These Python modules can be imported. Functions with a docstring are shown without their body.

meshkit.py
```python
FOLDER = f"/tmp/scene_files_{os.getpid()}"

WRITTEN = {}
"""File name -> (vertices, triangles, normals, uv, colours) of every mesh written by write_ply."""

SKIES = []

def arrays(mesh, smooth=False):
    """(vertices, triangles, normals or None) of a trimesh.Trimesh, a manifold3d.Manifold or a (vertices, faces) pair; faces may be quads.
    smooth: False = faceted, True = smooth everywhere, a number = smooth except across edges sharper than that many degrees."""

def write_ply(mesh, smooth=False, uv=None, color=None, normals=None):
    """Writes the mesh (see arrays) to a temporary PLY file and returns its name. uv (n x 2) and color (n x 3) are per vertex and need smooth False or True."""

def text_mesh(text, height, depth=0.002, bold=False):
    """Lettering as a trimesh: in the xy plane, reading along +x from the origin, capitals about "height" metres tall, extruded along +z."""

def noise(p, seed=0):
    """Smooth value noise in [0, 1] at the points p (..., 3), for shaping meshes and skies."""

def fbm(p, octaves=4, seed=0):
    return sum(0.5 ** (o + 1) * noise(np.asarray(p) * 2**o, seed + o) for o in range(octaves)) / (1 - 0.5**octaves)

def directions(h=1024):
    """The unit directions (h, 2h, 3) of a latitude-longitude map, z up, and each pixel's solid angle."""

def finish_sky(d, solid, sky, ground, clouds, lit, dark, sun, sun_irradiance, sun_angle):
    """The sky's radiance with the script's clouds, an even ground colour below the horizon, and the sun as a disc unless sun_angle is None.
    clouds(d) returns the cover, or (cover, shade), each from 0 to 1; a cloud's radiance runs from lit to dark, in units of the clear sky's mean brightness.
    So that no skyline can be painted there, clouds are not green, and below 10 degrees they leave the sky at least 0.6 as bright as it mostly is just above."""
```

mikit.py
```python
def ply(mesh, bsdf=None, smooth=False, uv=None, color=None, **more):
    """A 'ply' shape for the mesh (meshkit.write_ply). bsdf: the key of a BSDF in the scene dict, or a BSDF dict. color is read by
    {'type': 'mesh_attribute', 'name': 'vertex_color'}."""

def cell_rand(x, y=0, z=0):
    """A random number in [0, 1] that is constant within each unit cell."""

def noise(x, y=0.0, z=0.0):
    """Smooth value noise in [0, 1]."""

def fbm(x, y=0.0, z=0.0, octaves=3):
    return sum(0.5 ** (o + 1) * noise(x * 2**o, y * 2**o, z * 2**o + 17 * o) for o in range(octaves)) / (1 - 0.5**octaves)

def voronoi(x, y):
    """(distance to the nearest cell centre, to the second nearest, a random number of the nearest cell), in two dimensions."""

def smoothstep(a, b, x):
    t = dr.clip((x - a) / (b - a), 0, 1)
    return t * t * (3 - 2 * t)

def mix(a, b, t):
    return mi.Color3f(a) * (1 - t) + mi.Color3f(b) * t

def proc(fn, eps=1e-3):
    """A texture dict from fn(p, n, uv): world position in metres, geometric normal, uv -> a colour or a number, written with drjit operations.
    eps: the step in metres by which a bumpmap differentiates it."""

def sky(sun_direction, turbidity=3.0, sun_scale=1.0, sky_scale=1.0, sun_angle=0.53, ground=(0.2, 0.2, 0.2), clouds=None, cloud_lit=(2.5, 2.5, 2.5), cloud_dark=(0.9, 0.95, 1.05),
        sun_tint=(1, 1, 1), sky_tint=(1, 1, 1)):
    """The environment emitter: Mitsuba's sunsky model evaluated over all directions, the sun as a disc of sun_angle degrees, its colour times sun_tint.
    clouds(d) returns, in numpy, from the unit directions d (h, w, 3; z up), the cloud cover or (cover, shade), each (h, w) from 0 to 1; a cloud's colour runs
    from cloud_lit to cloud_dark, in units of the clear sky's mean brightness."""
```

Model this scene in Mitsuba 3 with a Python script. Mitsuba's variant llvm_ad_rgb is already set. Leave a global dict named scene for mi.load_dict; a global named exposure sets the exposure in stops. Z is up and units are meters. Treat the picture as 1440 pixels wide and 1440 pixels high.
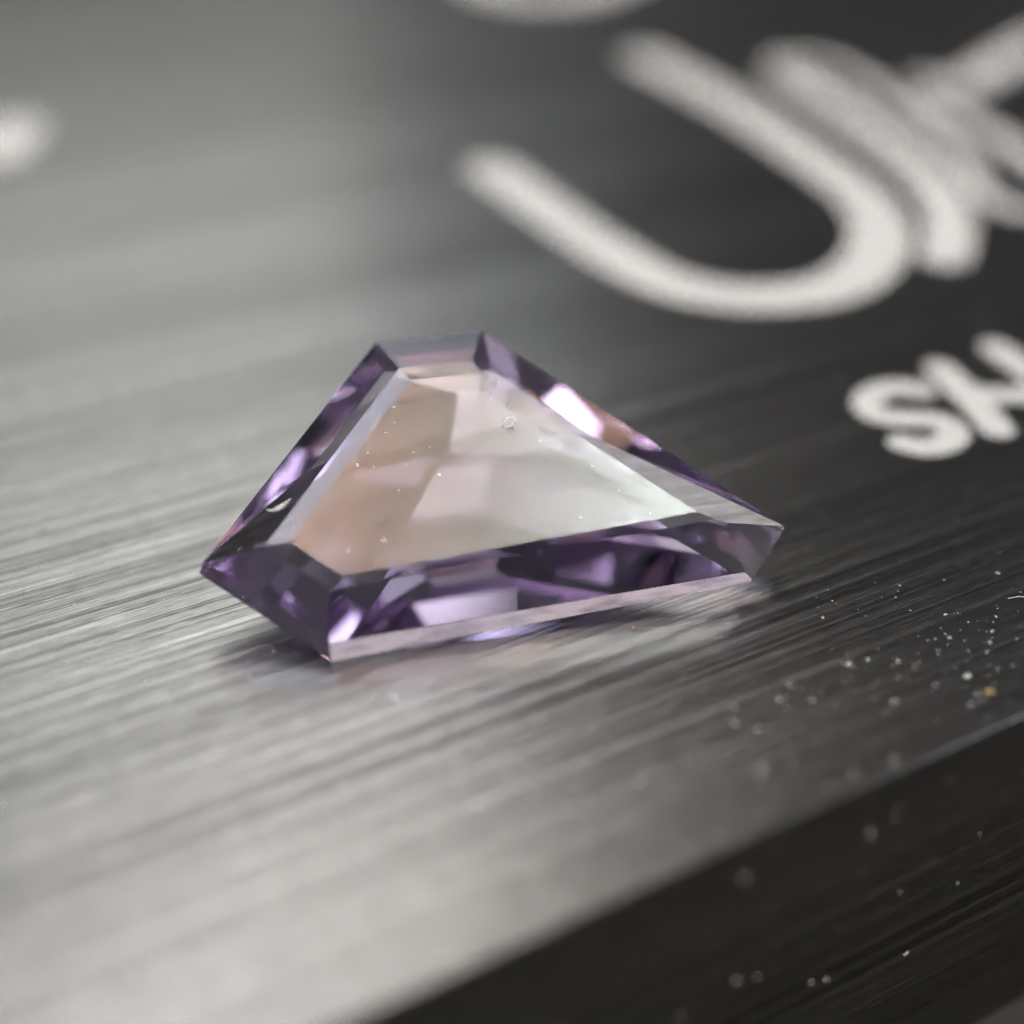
import math
import numpy as np, trimesh, mitsuba as mi, drjit as dr, mikit, meshkit
from shapely.geometry import LineString, Point
from shapely.ops import unary_union

MM = 0.001                     # everything below is written in millimetres
scene, labels = {}, {}
T = mi.ScalarTransform4f

# ---------------------------------------------------------------- camera
PITCH, DIST = math.radians(32.6192), 36.0
EYE = np.array([0.0, -DIST * math.cos(PITCH), DIST * math.sin(PITCH)])
scene['camera'] = {'type': 'thinlens', 'fov': 2 * math.degrees(math.atan(720 / 2000)), 'fov_axis': 'x',
                   'to_world': T().look_at(origin=(EYE * MM).tolist(), target=[0, 0, 0], up=[0, 0, 1]),
                   'aperture_radius': 1.15 * MM, 'focus_distance': 32.6 * MM, 'near_clip': 0.5 * MM, 'far_clip': 20.0}
exposure = 6.0                 # macro shot of a softly lit table: the lamps below are dim
DIM = 1 / 64

# ---------------------------------------------------------------- lights: a window, then added unseen fill lights and a reflector
def lamp(name, az, el, dist, w, h, radiance, label, roll=0):
    """A rectangular lamp dist metres away, az degrees right of the view direction (+y), el degrees up, facing the stone."""
    a, e = math.radians(az), math.radians(el)
    p = np.array([math.sin(a) * math.cos(e), math.cos(a) * math.cos(e), math.sin(e)]) * dist
    up = [0, 0, 1] if el < 80 else [0, 1, 0]
    scene[name] = {'type': 'rectangle', 'to_world': T().look_at(origin=p.tolist(), target=[0, 0, 0], up=up).rotate([0, 0, 1], roll).scale([w / 2, h / 2, 1]),
                   'emitter': {'type': 'area', 'radiance': {'type': 'rgb', 'value': [DIM * c for c in radiance]}},
                   'bsdf': {'type': 'diffuse', 'reflectance': {'type': 'rgb', 'value': 0.5}}}
    labels[name] = {'label': label, 'category': 'lamp'}

lamp('window_light', -17.6, 48.5, 1.6, 0.66, 1.9, (1.22, 1.22, 1.18), 'tall daylight window off to the left behind the stone')
lamp('side_fill', 62, 36, 1.6, 0.9, 0.9, (1.8, 1.88, 2.0), 'added unseen fill light to the right of the plate')  # unseen fill added to lift the dark facets from the right
lamp('bevel_fill', -3.5, 32, 1.4, 0.22, 0.17, (1.2, 1.35, 1.45), 'small added cool white fill light behind the stone')  # invented source, added so the top bevel of the stone looks bright
lamp('blue_fill', -51, 70, 1.6, 0.5, 0.5, (3.6, 4.8, 6.4), 'added unseen bluish fill light high on the left')  # added source that gives the left bevel strip its bluish reflection
lamp('rear_fill', -150, 42, 1.6, 1.1, 0.9, (4.6, 4.6, 4.5), 'wide added fill light behind the camera on the left')  # unseen fill added to brighten the lettering and the frosted band
lamp('warm_fill', -118, 5, 1.5, 0.35, 0.30, (4.0, 2.7, 1.2), 'added unseen warm fill light far to the left')  # invented warm source, aimed to give amber patches inside the stone
# unseen panel added for the tan to white reflection in the stone, lit from below
PANEL_Z = 1.3
scene['added_reflector'] = {'type': 'rectangle', 'to_world': T().look_at(origin=[0.18, -0.01, PANEL_Z], target=[0.18, -0.01, 0], up=[0, 1, 0]).scale([0.24, 0.14, 1]),
                            'bsdf': {'type': 'twosided', 'bsdf': {'type': 'diffuse', 'reflectance': {'type': 'rgb', 'value': [0.80, 0.80, 0.79]}}}}
labels['added_reflector'] = {'label': 'added unseen reflector panel high above the plate', 'category': 'panel'}
def uplighter(name, x, y, drop, half, rgb, label):
    scene[name] = {'type': 'rectangle', 'to_world': T().look_at(origin=[x, y, PANEL_Z - drop], target=[x * 0.8 + 0.2 * 0.2, y, PANEL_Z], up=[0, 1, 0]).scale([half, half, 1]),
                   'emitter': {'type': 'area', 'radiance': {'type': 'rgb', 'value': [DIM * c for c in rgb]}, 'sampling_weight': 3.0}, 'bsdf': {'type': 'diffuse', 'reflectance': {'type': 'rgb', 'value': 0.1}}}
    labels[name] = {'label': label, 'category': 'lamp'}
uplighter('white_panel_fill', 0.63, 0.0, 0.20, 0.10, (285, 318, 298), 'added white fill light right of the reflector panel')  # added to whiten the right end of the panel
uplighter('warm_panel_fill', -0.34, 0.0, 0.30, 0.10, (225, 108, 56), 'added warm fill light left of the reflector panel')  # added to tint the left end of the panel tan
scene['room_glow'] = {'type': 'constant', 'radiance': {'type': 'rgb', 'value': [DIM * 0.075, DIM * 0.073, DIM * 0.074]}}

# ---------------------------------------------------------------- materials
BD = math.radians(29.5)        # direction of the brushing, from +x towards +y
CB, SB = math.cos(BD), math.sin(BD)

def brush(p):
    """Coordinates in mm along and across the brushing."""
    x, y = p.x / MM, p.y / MM
    return x * CB + y * SB, y * CB - x * SB - p.z / MM

def scratch(a, b, freq, run, k):
    """Straight parallel scratches, freq per mm, each broken into runs about 1 / run mm long; about -0.5 to 0.5."""
    line = mikit.noise(k, b * freq)
    return (line - 0.5) * (0.35 + 1.1 * mikit.noise(a * run + 13 * k, mikit.cell_rand(dr.floor(b * freq), k) * 900.0))

def scratch_height(p, n, uv):
    a, b = brush(p)
    return scratch(a, b, 9.0, 0.12, 1) + 0.6 * scratch(a, b, 21.0, 0.2, 2) + 0.4 * scratch(a, b, 43.0, 0.3, 3)

def scratch_tone(p, n, uv):
    a, b = brush(p)
    s = 0.16 * scratch(a, b, 4.0, 0.07, 4) + 0.30 * scratch(a, b, 11.0, 0.11, 5) + 0.52 * scratch(a, b, 26.0, 0.18, 6) + 0.52 * scratch(a, b, 52.0, 0.3, 7)
    grain = mikit.noise(a * 3.5, b * 26.0) - 0.5
    cut = mikit.smoothstep(0.80, 0.92, mikit.noise(8, b * 13.0)) * mikit.smoothstep(0.4, 0.6, mikit.noise(a * 0.06 + 9, mikit.cell_rand(dr.floor(b * 6.5), 8) * 700.0))
    shine = mikit.smoothstep(0.82, 0.94, mikit.noise(9, b * 17.0)) * mikit.smoothstep(0.45, 0.65, mikit.noise(a * 0.15 + 4, mikit.cell_rand(dr.floor(b * 8.5), 9) * 800.0))
    glint = mikit.smoothstep(0.80, 0.92, mikit.noise(a * 0.9 + 50, b * 24.0))
    v = 0.28 * (1 + 2.4 * s + 0.8 * grain + 0.8 * glint + 1.1 * shine) * (1 - 0.85 * cut)
    v = v * (1 + 0.22 * (mikit.fbm(a * 0.15, b * 0.4) - 0.5))
    return dr.clip(mi.Color3f(v, v, v * 0.985), 0, 1)

# satin brushed anodising: a soft lobe stretched across the scratches, and the polished lands between them
scene['brushed_metal'] = {'type': 'bumpmap', 'arbitrary': mikit.proc(scratch_height, eps=4e-6), 'scale': 0.0012 * MM,
    'bsdf': {'type': 'blendbsdf', 'weight': 0.40,
             'a': {'type': 'roughconductor', 'material': 'none', 'distribution': 'beckmann', 'alpha_u': 0.16, 'alpha_v': 0.10, 'specular_reflectance': mikit.proc(scratch_tone)},
             'b': {'type': 'principled', 'metallic': 1.0, 'roughness': 0.22, 'anisotropic': 0.5, 'base_color': {'type': 'rgb', 'value': [0.335, 0.335, 0.33]}}}}
scene['white_ink'] = {'type': 'blendbsdf', 'weight': 0.5, 'a': {'type': 'diffuse', 'reflectance': {'type': 'rgb', 'value': [0.93, 0.93, 0.90]}},
                      'b': {'type': 'roughconductor', 'material': 'none', 'distribution': 'ggx', 'alpha': 0.9, 'specular_reflectance': {'type': 'rgb', 'value': [0.98, 0.98, 0.95]}}}   # powdery white paint
scene['pale_table'] = {'type': 'diffuse', 'reflectance': {'type': 'rgb', 'value': [0.06, 0.058, 0.055]}}

# ---------------------------------------------------------------- the plate
def ply(name, mesh, bsdf, smooth=False, **kw):
    v = np.asarray(mesh.vertices) * MM
    m = trimesh.Trimesh(v, mesh.faces, process=False)
    scene[name] = mikit.ply(m, bsdf, smooth=smooth, **kw)
    return name

def plate():
    # profile across the brushing (b, z); the plate runs along the brushing
    r, b0, b1, th = 0.08, -12.05, 110.0, 10.5
    prof = [(b1, 0.0), (b0 + r, 0.0)] + [(b0 + r - r * math.sin(t), -r + r * math.cos(t)) for t in np.linspace(0, math.pi / 2, 9)[1:]] + [(b0, -th), (b1, -th)]
    prof = np.array(prof)
    a = np.array([-90.0, 110.0])
    V, F, UV = [], [], []
    for i in range(len(prof)):
        p, q = prof[i], prof[(i + 1) % len(prof)]
        k = len(V)
        for aa in a:
            for s in (p, q):
                V.append([aa * CB - s[0] * SB, aa * SB + s[0] * CB, s[1]])
                UV.append([(s[0] - s[1]) * MM, aa * MM])
        F += [[k, k + 1, k + 3], [k, k + 3, k + 2]]
    for aa, flip in ((a[0], True), (a[1], False)):
        k = len(V)
        for s in prof:
            V.append([aa * CB - s[0] * SB, aa * SB + s[0] * CB, s[1]]); UV.append([s[0] * MM, s[1] * MM])
        for j in range(1, len(prof) - 1):
            F.append([k, k + j + 1, k + j] if flip else [k, k + j, k + j + 1])
    m = trimesh.Trimesh(np.array(V), np.array(F), process=False)
    if m.volume < 0: m.invert()
    return m, np.array(UV)

pm, puv = plate()
scene['metal_plate__body'] = mikit.ply(trimesh.Trimesh(pm.vertices * MM, pm.faces, process=False), 'brushed_metal', smooth=False, uv=puv)
labels['metal_plate'] = {'label': 'black brushed metal plate with white script lettering, under the purple stone', 'category': 'plate'}
scene['table_top'] = {'type': 'rectangle', 'to_world': T().translate([0, 0, -10.5 * MM]).scale([0.6, 0.6, 1]), 'bsdf': {'type': 'ref', 'id': 'pale_table'}}
labels['table_top'] = {'label': 'pale table top under the black plate', 'category': 'table', 'kind': 'structure'}

# ---------------------------------------------------------------- white script printed on the plate
def smooth_line(pts, n=10):
    P = np.array([2 * np.array(pts[0]) - pts[1]] + [np.array(p, float) for p in pts] + [2 * np.array(pts[-1]) - pts[-2]])
    out = []
    for i in range(1, len(P) - 2):
        for t in np.linspace(0, 1, n, endpoint=False):
            a, b, c, d = P[i - 1:i + 3]
            out.append(0.5 * (2 * b + (c - a) * t + (2 * a - 5 * b + 4 * c - d) * t * t + (3 * b - a - 3 * c + d) * t ** 3))
    return out + [P[-2]]

def print_letter(key, strokes, label):
    shape = unary_union([LineString(smooth_line(p)).buffer(w / 2, quad_segs=10) for p, w in strokes])
    m = trimesh.util.concatenate([trimesh.creation.extrude_polygon(g, 0.03, engine='earcut') for g in getattr(shape, 'geoms', [shape])])
    m.apply_translation([0, 0, 0.004])
    ply(key, m, 'white_ink')
    labels[key] = {'label': label}

print_letter('metal_plate__script_letter', [([(-0.81, 25.82), (1.09, 21.77), (3.29, 17.38), (5.07, 14.61), (7.08, 13.31), (9.2, 13.26), (11.02, 14.13), (12.54, 16.21), (13.44, 18.87),
    (13.58, 22.39), (12.37, 27.22), (10.46, 33.46), (8.25, 38.91), (6.64, 42.48)], 2.15)], 'large white hook shaped script letter behind the stone')
print_letter('metal_plate__script_letter_001', [([(13.27, 40.15), (14.6, 34.64), (15.64, 30.2), (16.46, 25.82), (16.6, 22.31), (15.95, 18.73), (15.19, 16.6)], 1.75),
    ([(13.33, 41.69), (15.37, 41.56), (16.84, 38.19), (17.6, 34.64), (18.17, 30.89), (18.59, 27.22), (18.39, 23.81), (18.54, 22.0), (19.36, 21.1), (21.14, 21.62)], 1.05)],
    'looped white script letter to the right of the hook')
print_letter('metal_plate__script_letter_002', [([(28.71, 46.95), (25.2, 42.74), (21.75, 37.95), (19.91, 37.95)], 1.9), ([(19.29, 35.41), (20.8, 30.2), (21.32, 27.58), (21.86, 23.81)], 1.3)],
    'white script letter cut by the right edge of the photo')
print_letter('metal_plate__script_letter_003', [([(-3.69, 66.68), (-0.85, 58.57), (1.88, 56.37), (4.66, 57.83), (8.13, 64.53)], 3.3)], 'white script stroke cut by the top of the photo')
print_letter('metal_plate__script_letter_004', [([(-22.0, 30.9), (-21.9, 27.6)], 3.4)], 'white script stroke end at the left edge of the photo')
print_letter('metal_plate__small_letter', [([(11.96, 6.55), (11.19, 6.72), (10.45, 6.28), (10.16, 5.59), (10.45, 5.0), (11.34, 4.83), (12.02, 4.67), (12.27, 4.1), (11.87, 3.47), (11.23, 3.23), (10.7, 3.47)], 0.85)],
    'small white letter S right of the stone')
print_letter('metal_plate__small_letter_001', [([(12.84, 7.92), (13.14, 6.63), (13.38, 5.25), (13.5, 4.26)], 0.95), ([(13.0, 6.63), (13.83, 6.28), (15.07, 6.28)], 0.85)], 'small white letter after the S')
print_letter('metal_plate__small_letter_002', [([(14.92, 9.36), (15.36, 7.92), (15.75, 6.46)], 0.95)], 'small white letter at the right edge of the photo')

# ---------------------------------------------------------------- the stone
GN, GU = np.array([0.087156, -0.500000, 0.861629]), np.array([0.994923, 0.000000, -0.100639])
GV = np.cross(GN, GU)
GO = np.array([-3.943087, -6.023979, 0.012000])
CUL = np.array([2.175777, 5.812512, -1.873816])
GIRD = {'A': (0.204, 8.143), 'B': (2.740, 8.778), 'C': (10.112, 4.082), 'D': (9.328, 2.721), 'E': (0.002, -0.010), 'F': (-3.066, 1.885)}
TABLE_H = 1.085

def az_plane(az, ang, off):
    a, g = math.radians(az), math.radians(ang)
    return np.array([math.cos(a) * math.sin(g), math.sin(a) * math.sin(g), math.cos(g)]), off

def side(e):
    p, q = np.array(GIRD[e[0]]), np.array(GIRD[e[1]])
    d = (q - p) / np.linalg.norm(q - p)
    return p, np.array([-d[1], d[0]])          # outline runs clockwise seen from the table: outward normal on the left

def down_plane(e, ang, inset=0.0, depth=0.0):
    """Pavilion plane along outline side e, ang degrees below the girdle plane, through the line `inset` inside and `depth` below."""
    p, o = side(e)
    g = math.radians(ang)
    nrm = np.array([o[0] * math.sin(g), o[1] * math.sin(g), -math.cos(g)])
    pt = np.array([p[0] - o[0] * inset, p[1] - o[1] * inset, -depth])
    return nrm, nrm @ pt

def through_culet(e):
    p, o = side(e)
    d = (p - CUL[:2]) @ o
    return down_plane(e, math.degrees(math.atan2(-CUL[2], d)))

def culet_plane(az, ang):
    a, g = math.radians(az), math.radians(ang)
    nrm = np.array([math.cos(a) * math.sin(g), math.sin(a) * math.sin(g), -math.cos(g)])
    return 'pavilion_facet', (nrm, nrm @ CUL)

def main_plane(e, inset, ang_row):
    """Main facet: through the culet and the lower edge of the girdle row (steeper facet of ang_row degrees)."""
    p, o = side(e)
    dep = inset * math.tan(math.radians(ang_row))
    d = (p - CUL[:2]) @ o - inset
    return down_plane(e, math.degrees(math.atan2(-CUL[2] - dep, d)), inset, dep)

PLANES = [
    ('table', (np.array([0, 0, 1.0]), TABLE_H)),
    ('crown_facet', az_plane(102.54, 28.78, 4.0859)),    # AB
    ('crown_facet', az_plane(57.63, 29.98, 4.6724)),    # BC
    ('crown_facet', az_plane(-40.39, 36.10, 3.1817)),    # CD
    ('crown_facet', az_plane(-73.45, 36.09, 0.0835)),    # DE
    ('crown_facet', az_plane(-120.83, 38.87, 0.1455)),    # EF
    ('crown_facet', az_plane(152.88, 32.41, 2.1519)),    # FA
    ('inner_crown_facet', az_plane(102.54, 12.00, 2.3640)),    # AB
    ('inner_crown_facet', az_plane(-73.45, 21.12, 0.4896)),    # DE
    ('inner_crown_facet', az_plane(-120.83, 13.28, 0.7414)),    # EF
    ('inner_crown_facet', az_plane(152.88, 11.44, 1.4641)),    # FA
    ('frosted_band', az_plane(-73.72, 46.52, 0.0065)), ('girdle_facet', az_plane(-119.84, 54.62, -0.0012)),
]
for e in ('AB', 'BC', 'CD', 'FA'):
    p, o = side(e)
    PLANES.append(('girdle', (np.array([o[0], o[1], 0.0]), p @ o)))
PLANES += [('pavilion_facet', main_plane('FA', 1.0, 48)), ('pavilion_facet', main_plane('BC', 1.05, 56)), ('pavilion_facet', through_culet('DE')),
           ('pavilion_facet', down_plane('FA', 48)), ('pavilion_facet', down_plane('BC', 56)), ('pavilion_facet', down_plane('AB', 52)),
           ("pavilion_facet", down_plane("CD", 17)), ("pavilion_facet", through_culet("EF"))]

def facets(planes):
    out = []
    for i, (name, (n, d)) in enumerate(planes):
        a = np.cross(n, [0.3, 0.5, 0.81]); a /= np.linalg.norm(a); b = np.cross(n, a)
        poly = [n * d + 40 * (sx * a + sy * b) for sx, sy in ((-1, -1), (1, -1), (1, 1), (-1, 1))]
        for j, (_, (m, c)) in enumerate(planes):
            if j == i or not poly: continue
            new = []
            for k in range(len(poly)):
                P, Q = poly[k], poly[(k + 1) % len(poly)]
                s, t = m @ P - c, m @ Q - c
                if s <= 1e-9: new.append(P)
                if (s < -1e-9 and t > 1e-9) or (s > 1e-9 and t < -1e-9): new.append(P + (Q - P) * (s / (s - t)))
            poly = new
        if len(poly) > 2: out.append((name, poly))
    return out

gem_verts = []
def weld(p):
    for i, q in enumerate(gem_verts):
        if np.linalg.norm(p - q) < 2e-4: return i
    gem_verts.append(np.array(p)); return len(gem_verts) - 1

scene['amethyst_body'] = {'type': 'homogeneous', 'albedo': {'type': 'rgb', 'value': 0.0},
                          'sigma_t': {'type': 'rgb', 'value': [0.68, 1.0, 0.36]}, 'scale': 0.066 / MM}
scene['polished_quartz'] = {'type': 'dielectric', 'int_ior': 1.55, 'ext_ior': 1.0}
def frosting(p, n, uv):
    x, y, z = p.x / MM, p.y / MM, p.z / MM
    patch = mikit.fbm(x * 0.9, y * 0.9, z * 3.0, 3)
    speck = mikit.noise(x * 26, y * 26, z * 26)
    return dr.clip(0.42 + 0.75 * mikit.smoothstep(0.3, 0.65, patch) * (0.7 + 0.5 * speck) - 0.25 * mikit.smoothstep(0.78, 0.9, speck), 0, 0.95)

def frost_relief(p, n, uv):
    x, y, z = p.x / MM, p.y / MM, p.z / MM
    return mikit.noise(x * 18, y * 18, z * 18) + 0.6 * mikit.noise(x * 37, y * 37, z * 37)

scene['frosted_quartz'] = {'type': 'blendbsdf', 'weight': mikit.proc(frosting), 'a': {'type': 'roughdielectric', 'int_ior': 1.55, 'ext_ior': 1.0, 'alpha': 0.35, 'distribution': 'ggx'},
                           'b': {'type': 'twosided', 'bsdf': {'type': 'bumpmap', 'arbitrary': mikit.proc(frost_relief, eps=4e-6), 'scale': 0.004 * MM,
                                 'bsdf': {'type': 'diffuse', 'reflectance': {'type': 'rgb', 'value': [0.92, 0.80, 0.91]}}}}}
counts = {}
for name, poly in facets(PLANES):
    ids = []
    for p in poly:
        i = weld(p)
        if i not in ids: ids.append(i)
    if len(ids) < 3: continue
    k = counts.get(name, 0); counts[name] = k + 1
    key = f'amethyst__{name}' + (f'_{k:03d}' if k else '')
    P = np.array([gem_verts[i] for i in ids])
    W = (GO + P @ np.stack([GU, GV, GN])) * MM
    m = trimesh.Trimesh(W, [[0, j, j + 1] for j in range(1, len(ids) - 1)], process=False)
    scene[key] = mikit.ply(m, 'frosted_quartz' if name in ('frosted_band', 'girdle') else 'polished_quartz', interior={'type': 'ref', 'id': 'amethyst_body'})
labels['amethyst'] = {'label': 'pale purple faceted amethyst with a large kite shaped table, lying on the black plate', 'category': 'gemstone'}

# ---------------------------------------------------------------- specks and fibres
rng = np.random.default_rng(11)
scene['grey_dust'] = {'type': 'diffuse', 'reflectance': {'type': 'rgb', 'value': [0.58, 0.58, 0.57]}}
scene['white_fluff'] = {'type': 'diffuse', 'reflectance': {'type': 'rgb', 'value': [0.85, 0.85, 0.85]}}
scene['ochre_grit'] = {'type': 'diffuse', 'reflectance': {'type': 'rgb', 'value': [0.45, 0.33, 0.14]}}
ICO = trimesh.creation.icosphere(subdivisions=0)

def grain(c, r, seed=None):
    g = rng if seed is None else np.random.default_rng(seed)
    v = ICO.vertices * (1 + 0.35 * g.uniform(-1, 1, (len(ICO.vertices), 1))) * np.array([g.uniform(0.7, 1.5), g.uniform(0.6, 1.1), 0.55]) * r
    t = g.uniform(0, 6.28); R = np.array([[math.cos(t), -math.sin(t), 0], [math.sin(t), math.cos(t), 0], [0, 0, 1]])
    v = v @ R.T
    v[:, 2] -= v[:, 2].min()
    return trimesh.Trimesh(v + np.asarray(c), ICO.faces, process=False)

def thread(pts, r, sides=6):
    p = np.array(smooth_line(pts, 6)) if len(pts[0]) == 2 else np.array(pts, float)
    t = np.gradient(p, axis=0); t /= np.linalg.norm(t, axis=1, keepdims=True)
    a = np.cross(t, [0, 0, 1.0]); a /= np.linalg.norm(a, axis=1, keepdims=True) + 1e-9
    b = np.cross(t, a); th = np.arange(sides) * 2 * np.pi / sides
    taper = np.clip(np.minimum(np.arange(len(p)), np.arange(len(p))[::-1]) / 2.0, 0.25, 1) * r
    v = (p[:, None] + taper[:, None, None] * (np.cos(th)[None, :, None] * a[:, None] + np.sin(th)[None, :, None] * b[:, None])).reshape(-1, 3)
    f = []
    for i in range(len(p) - 1):
        for j in range(sides):
            k = i * sides + j; l = i * sides + (j + 1) % sides
            f += [[k, l, l + sides], [k, l + sides, k + sides]]
    return trimesh.Trimesh(v, f, process=False)

def on_plate(a, b, z=0.0):
    return [a * CB - b * SB, a * SB + b * CB, z]

grains = []
def scatter(count, a0, a1, b0, b1, sizes, p, keep):
    n = 0
    while n < count:
        a, b = rng.uniform(a0, a1), rng.uniform(b0, b1)
        x, y, _ = on_plate(a, b)
        if (-5.2 < x < 7 and -6.6 < y < 4.5) or rng.uniform() > keep(x, y): continue
        grains.append(grain([x, y, 0.0], rng.choice(sizes, p=p))); n += 1
band = lambda x, y: math.exp(-((y + 4.6 + 0.1 * x) / 2.3) ** 2)
scatter(150, 0, 16, -11.9, 4, [0.012, 0.02, 0.03, 0.05], [0.4, 0.33, 0.2, 0.07], lambda x, y: band(x, y) * (0.45 + 0.55 * (x > 5.5)))
scatter(260, -16, 22, -11.9, 8, [0.02, 0.03, 0.045], [0.5, 0.35, 0.15], lambda x, y: 0.25 + 0.75 * band(x, y))
scatter(50, -9, 10, -11.9, -8.6, [0.03, 0.05, 0.07], [0.4, 0.4, 0.2], lambda x, y: 1)
for k in range(26):                                         # specks clinging to the front face of the plate
    a, z = rng.uniform(-9, 8), -rng.uniform(0.4, 6.0)
    g = grain([0, 0, 0], rng.choice([0.025, 0.04, 0.065]))
    v = g.vertices
    g.vertices = np.array(on_plate(a, -12.05 - 0.004, z)) + np.stack([v[:, 0] * CB + v[:, 2] * SB, v[:, 0] * SB - v[:, 2] * CB, v[:, 1]], 1)
    grains.append(g)
ply('dust', trimesh.util.concatenate(grains), 'grey_dust')
labels['dust'] = {'label': 'fine pale dust specks scattered over the black plate', 'category': 'dust', 'kind': 'stuff'}

STONE_SPECKS = [(0.84, 5.89, 0.035), (0.89, 5.48, 0.025), (0.71, 5.19, 0.022), (0.36, 4.63, 0.03), (0.17, 4.28, 0.035), (0.54, 4.28, 0.025), (1.23, 4.41, 0.03), (1.38, 4.74, 0.04), (2.0, 4.23, 0.035), (3.47, 6.17, 0.03), (1.73, 4.92, 0.02), (1.13, 3.74, 0.02), (5.47, 4.81, 0.022), (6.8, 3.71, 0.022), (5.23, 3.45, 0.02), (6.08, 4.22, 0.02), (0.92, 2.48, 0.03), (0.18, 2.15, 0.04), (4.25, 5.35, 0.02), (3.05, 6.37, 0.02)]
LINT = [(3.24, 5.58), (3.38, 5.71), (3.47, 5.84), (3.57, 5.87), (3.61, 5.77), (3.6, 5.64), (3.45, 5.61), (3.38, 5.66), (3.48, 5.76)]
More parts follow.
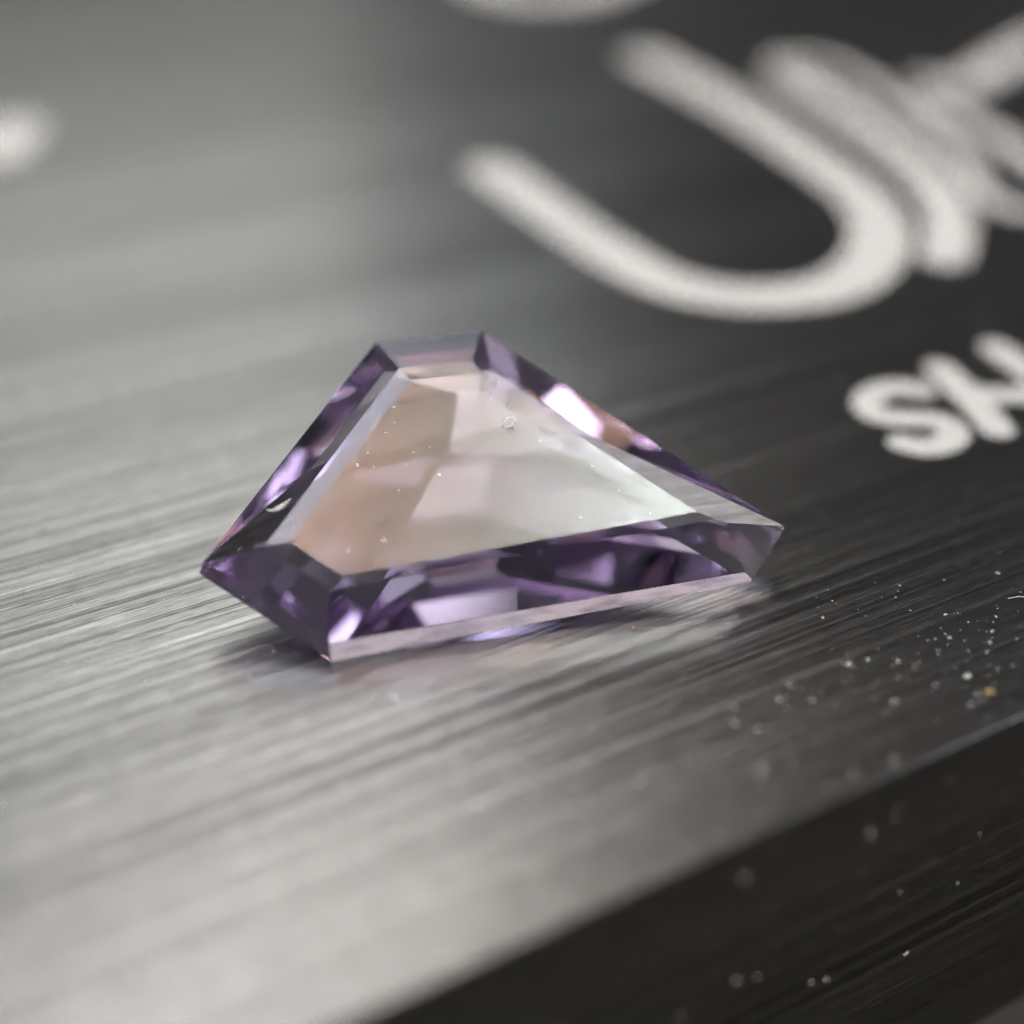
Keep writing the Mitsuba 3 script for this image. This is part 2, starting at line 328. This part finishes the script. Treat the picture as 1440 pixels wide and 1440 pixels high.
FIBRE = [[-5.467, -3.604, 2.363], [-5.323, -3.697, 2.404], [-5.191, -3.698, 2.461], [-5.08, -3.668, 2.516], [-4.989, -3.605, 2.57], [-4.916, -3.534, 2.619]]

def on_stone(u, v, h=0.0):
    return GO + u * GU + v * GV + (TABLE_H + h) * GN

stone_specks = []
for k, (px_u, px_v, r) in enumerate(STONE_SPECKS):
    m = grain([0, 0, 0], r, seed=100 + k); m.vertices = on_stone(px_u, px_v, 0.002) + m.vertices @ np.stack([GU, GV, GN])
    stone_specks.append(m)
ply('dust_on_stone', trimesh.util.concatenate(stone_specks), 'white_fluff')
labels['dust_on_stone'] = {'label': 'tiny white specks scattered on the flat top of the amethyst', 'category': 'dust', 'kind': 'stuff'}

ply('lint_loop', thread([on_stone(u, v, 0.03) for u, v in LINT], 0.034), 'white_fluff')
labels['lint_loop'] = {'label': 'tiny white looped bit of lint on the amethyst table', 'category': 'lint'}
ply('white_fibre', thread(FIBRE, 0.05), 'white_fluff')
labels['white_fibre'] = {'label': 'short curved white fibre on the left slanted facet of the amethyst', 'category': 'fibre'}
ply('grey_fibre', thread([on_plate(8.1, -8.9, 0.03), on_plate(8.35, -8.98, 0.05), on_plate(8.6, -9.15, 0.05), on_plate(8.9, -9.18, 0.04)], 0.03), 'grey_dust')
labels['grey_fibre'] = {'label': 'short pale fibre lying on the plate at the far right edge', 'category': 'fibre'}
ply('ochre_crumb', grain([10.06, -7.10, 0], 0.10, seed=5), 'ochre_grit')
labels['ochre_crumb'] = {'label': 'yellowish crumb of grit on the plate near the right edge', 'category': 'grit'}
ply('brown_crumb', grain([2.71, -4.88, 0], 0.055, seed=6), 'ochre_grit')
labels['brown_crumb'] = {'label': 'small brown crumb of grit below the front edge of the amethyst', 'category': 'grit'}
ply('white_grain', grain([9.75, -6.58, 0], 0.085, seed=7), 'white_fluff')
labels['white_grain'] = {'label': 'bright white grain on the plate right of the amethyst', 'category': 'grit'}
ply('pale_flake', grain([-2.46, -7.33, 0], 0.12, seed=8), 'white_fluff')
labels['pale_flake'] = {'label': 'pale upright flake on the plate in front of the amethyst', 'category': 'flake'}
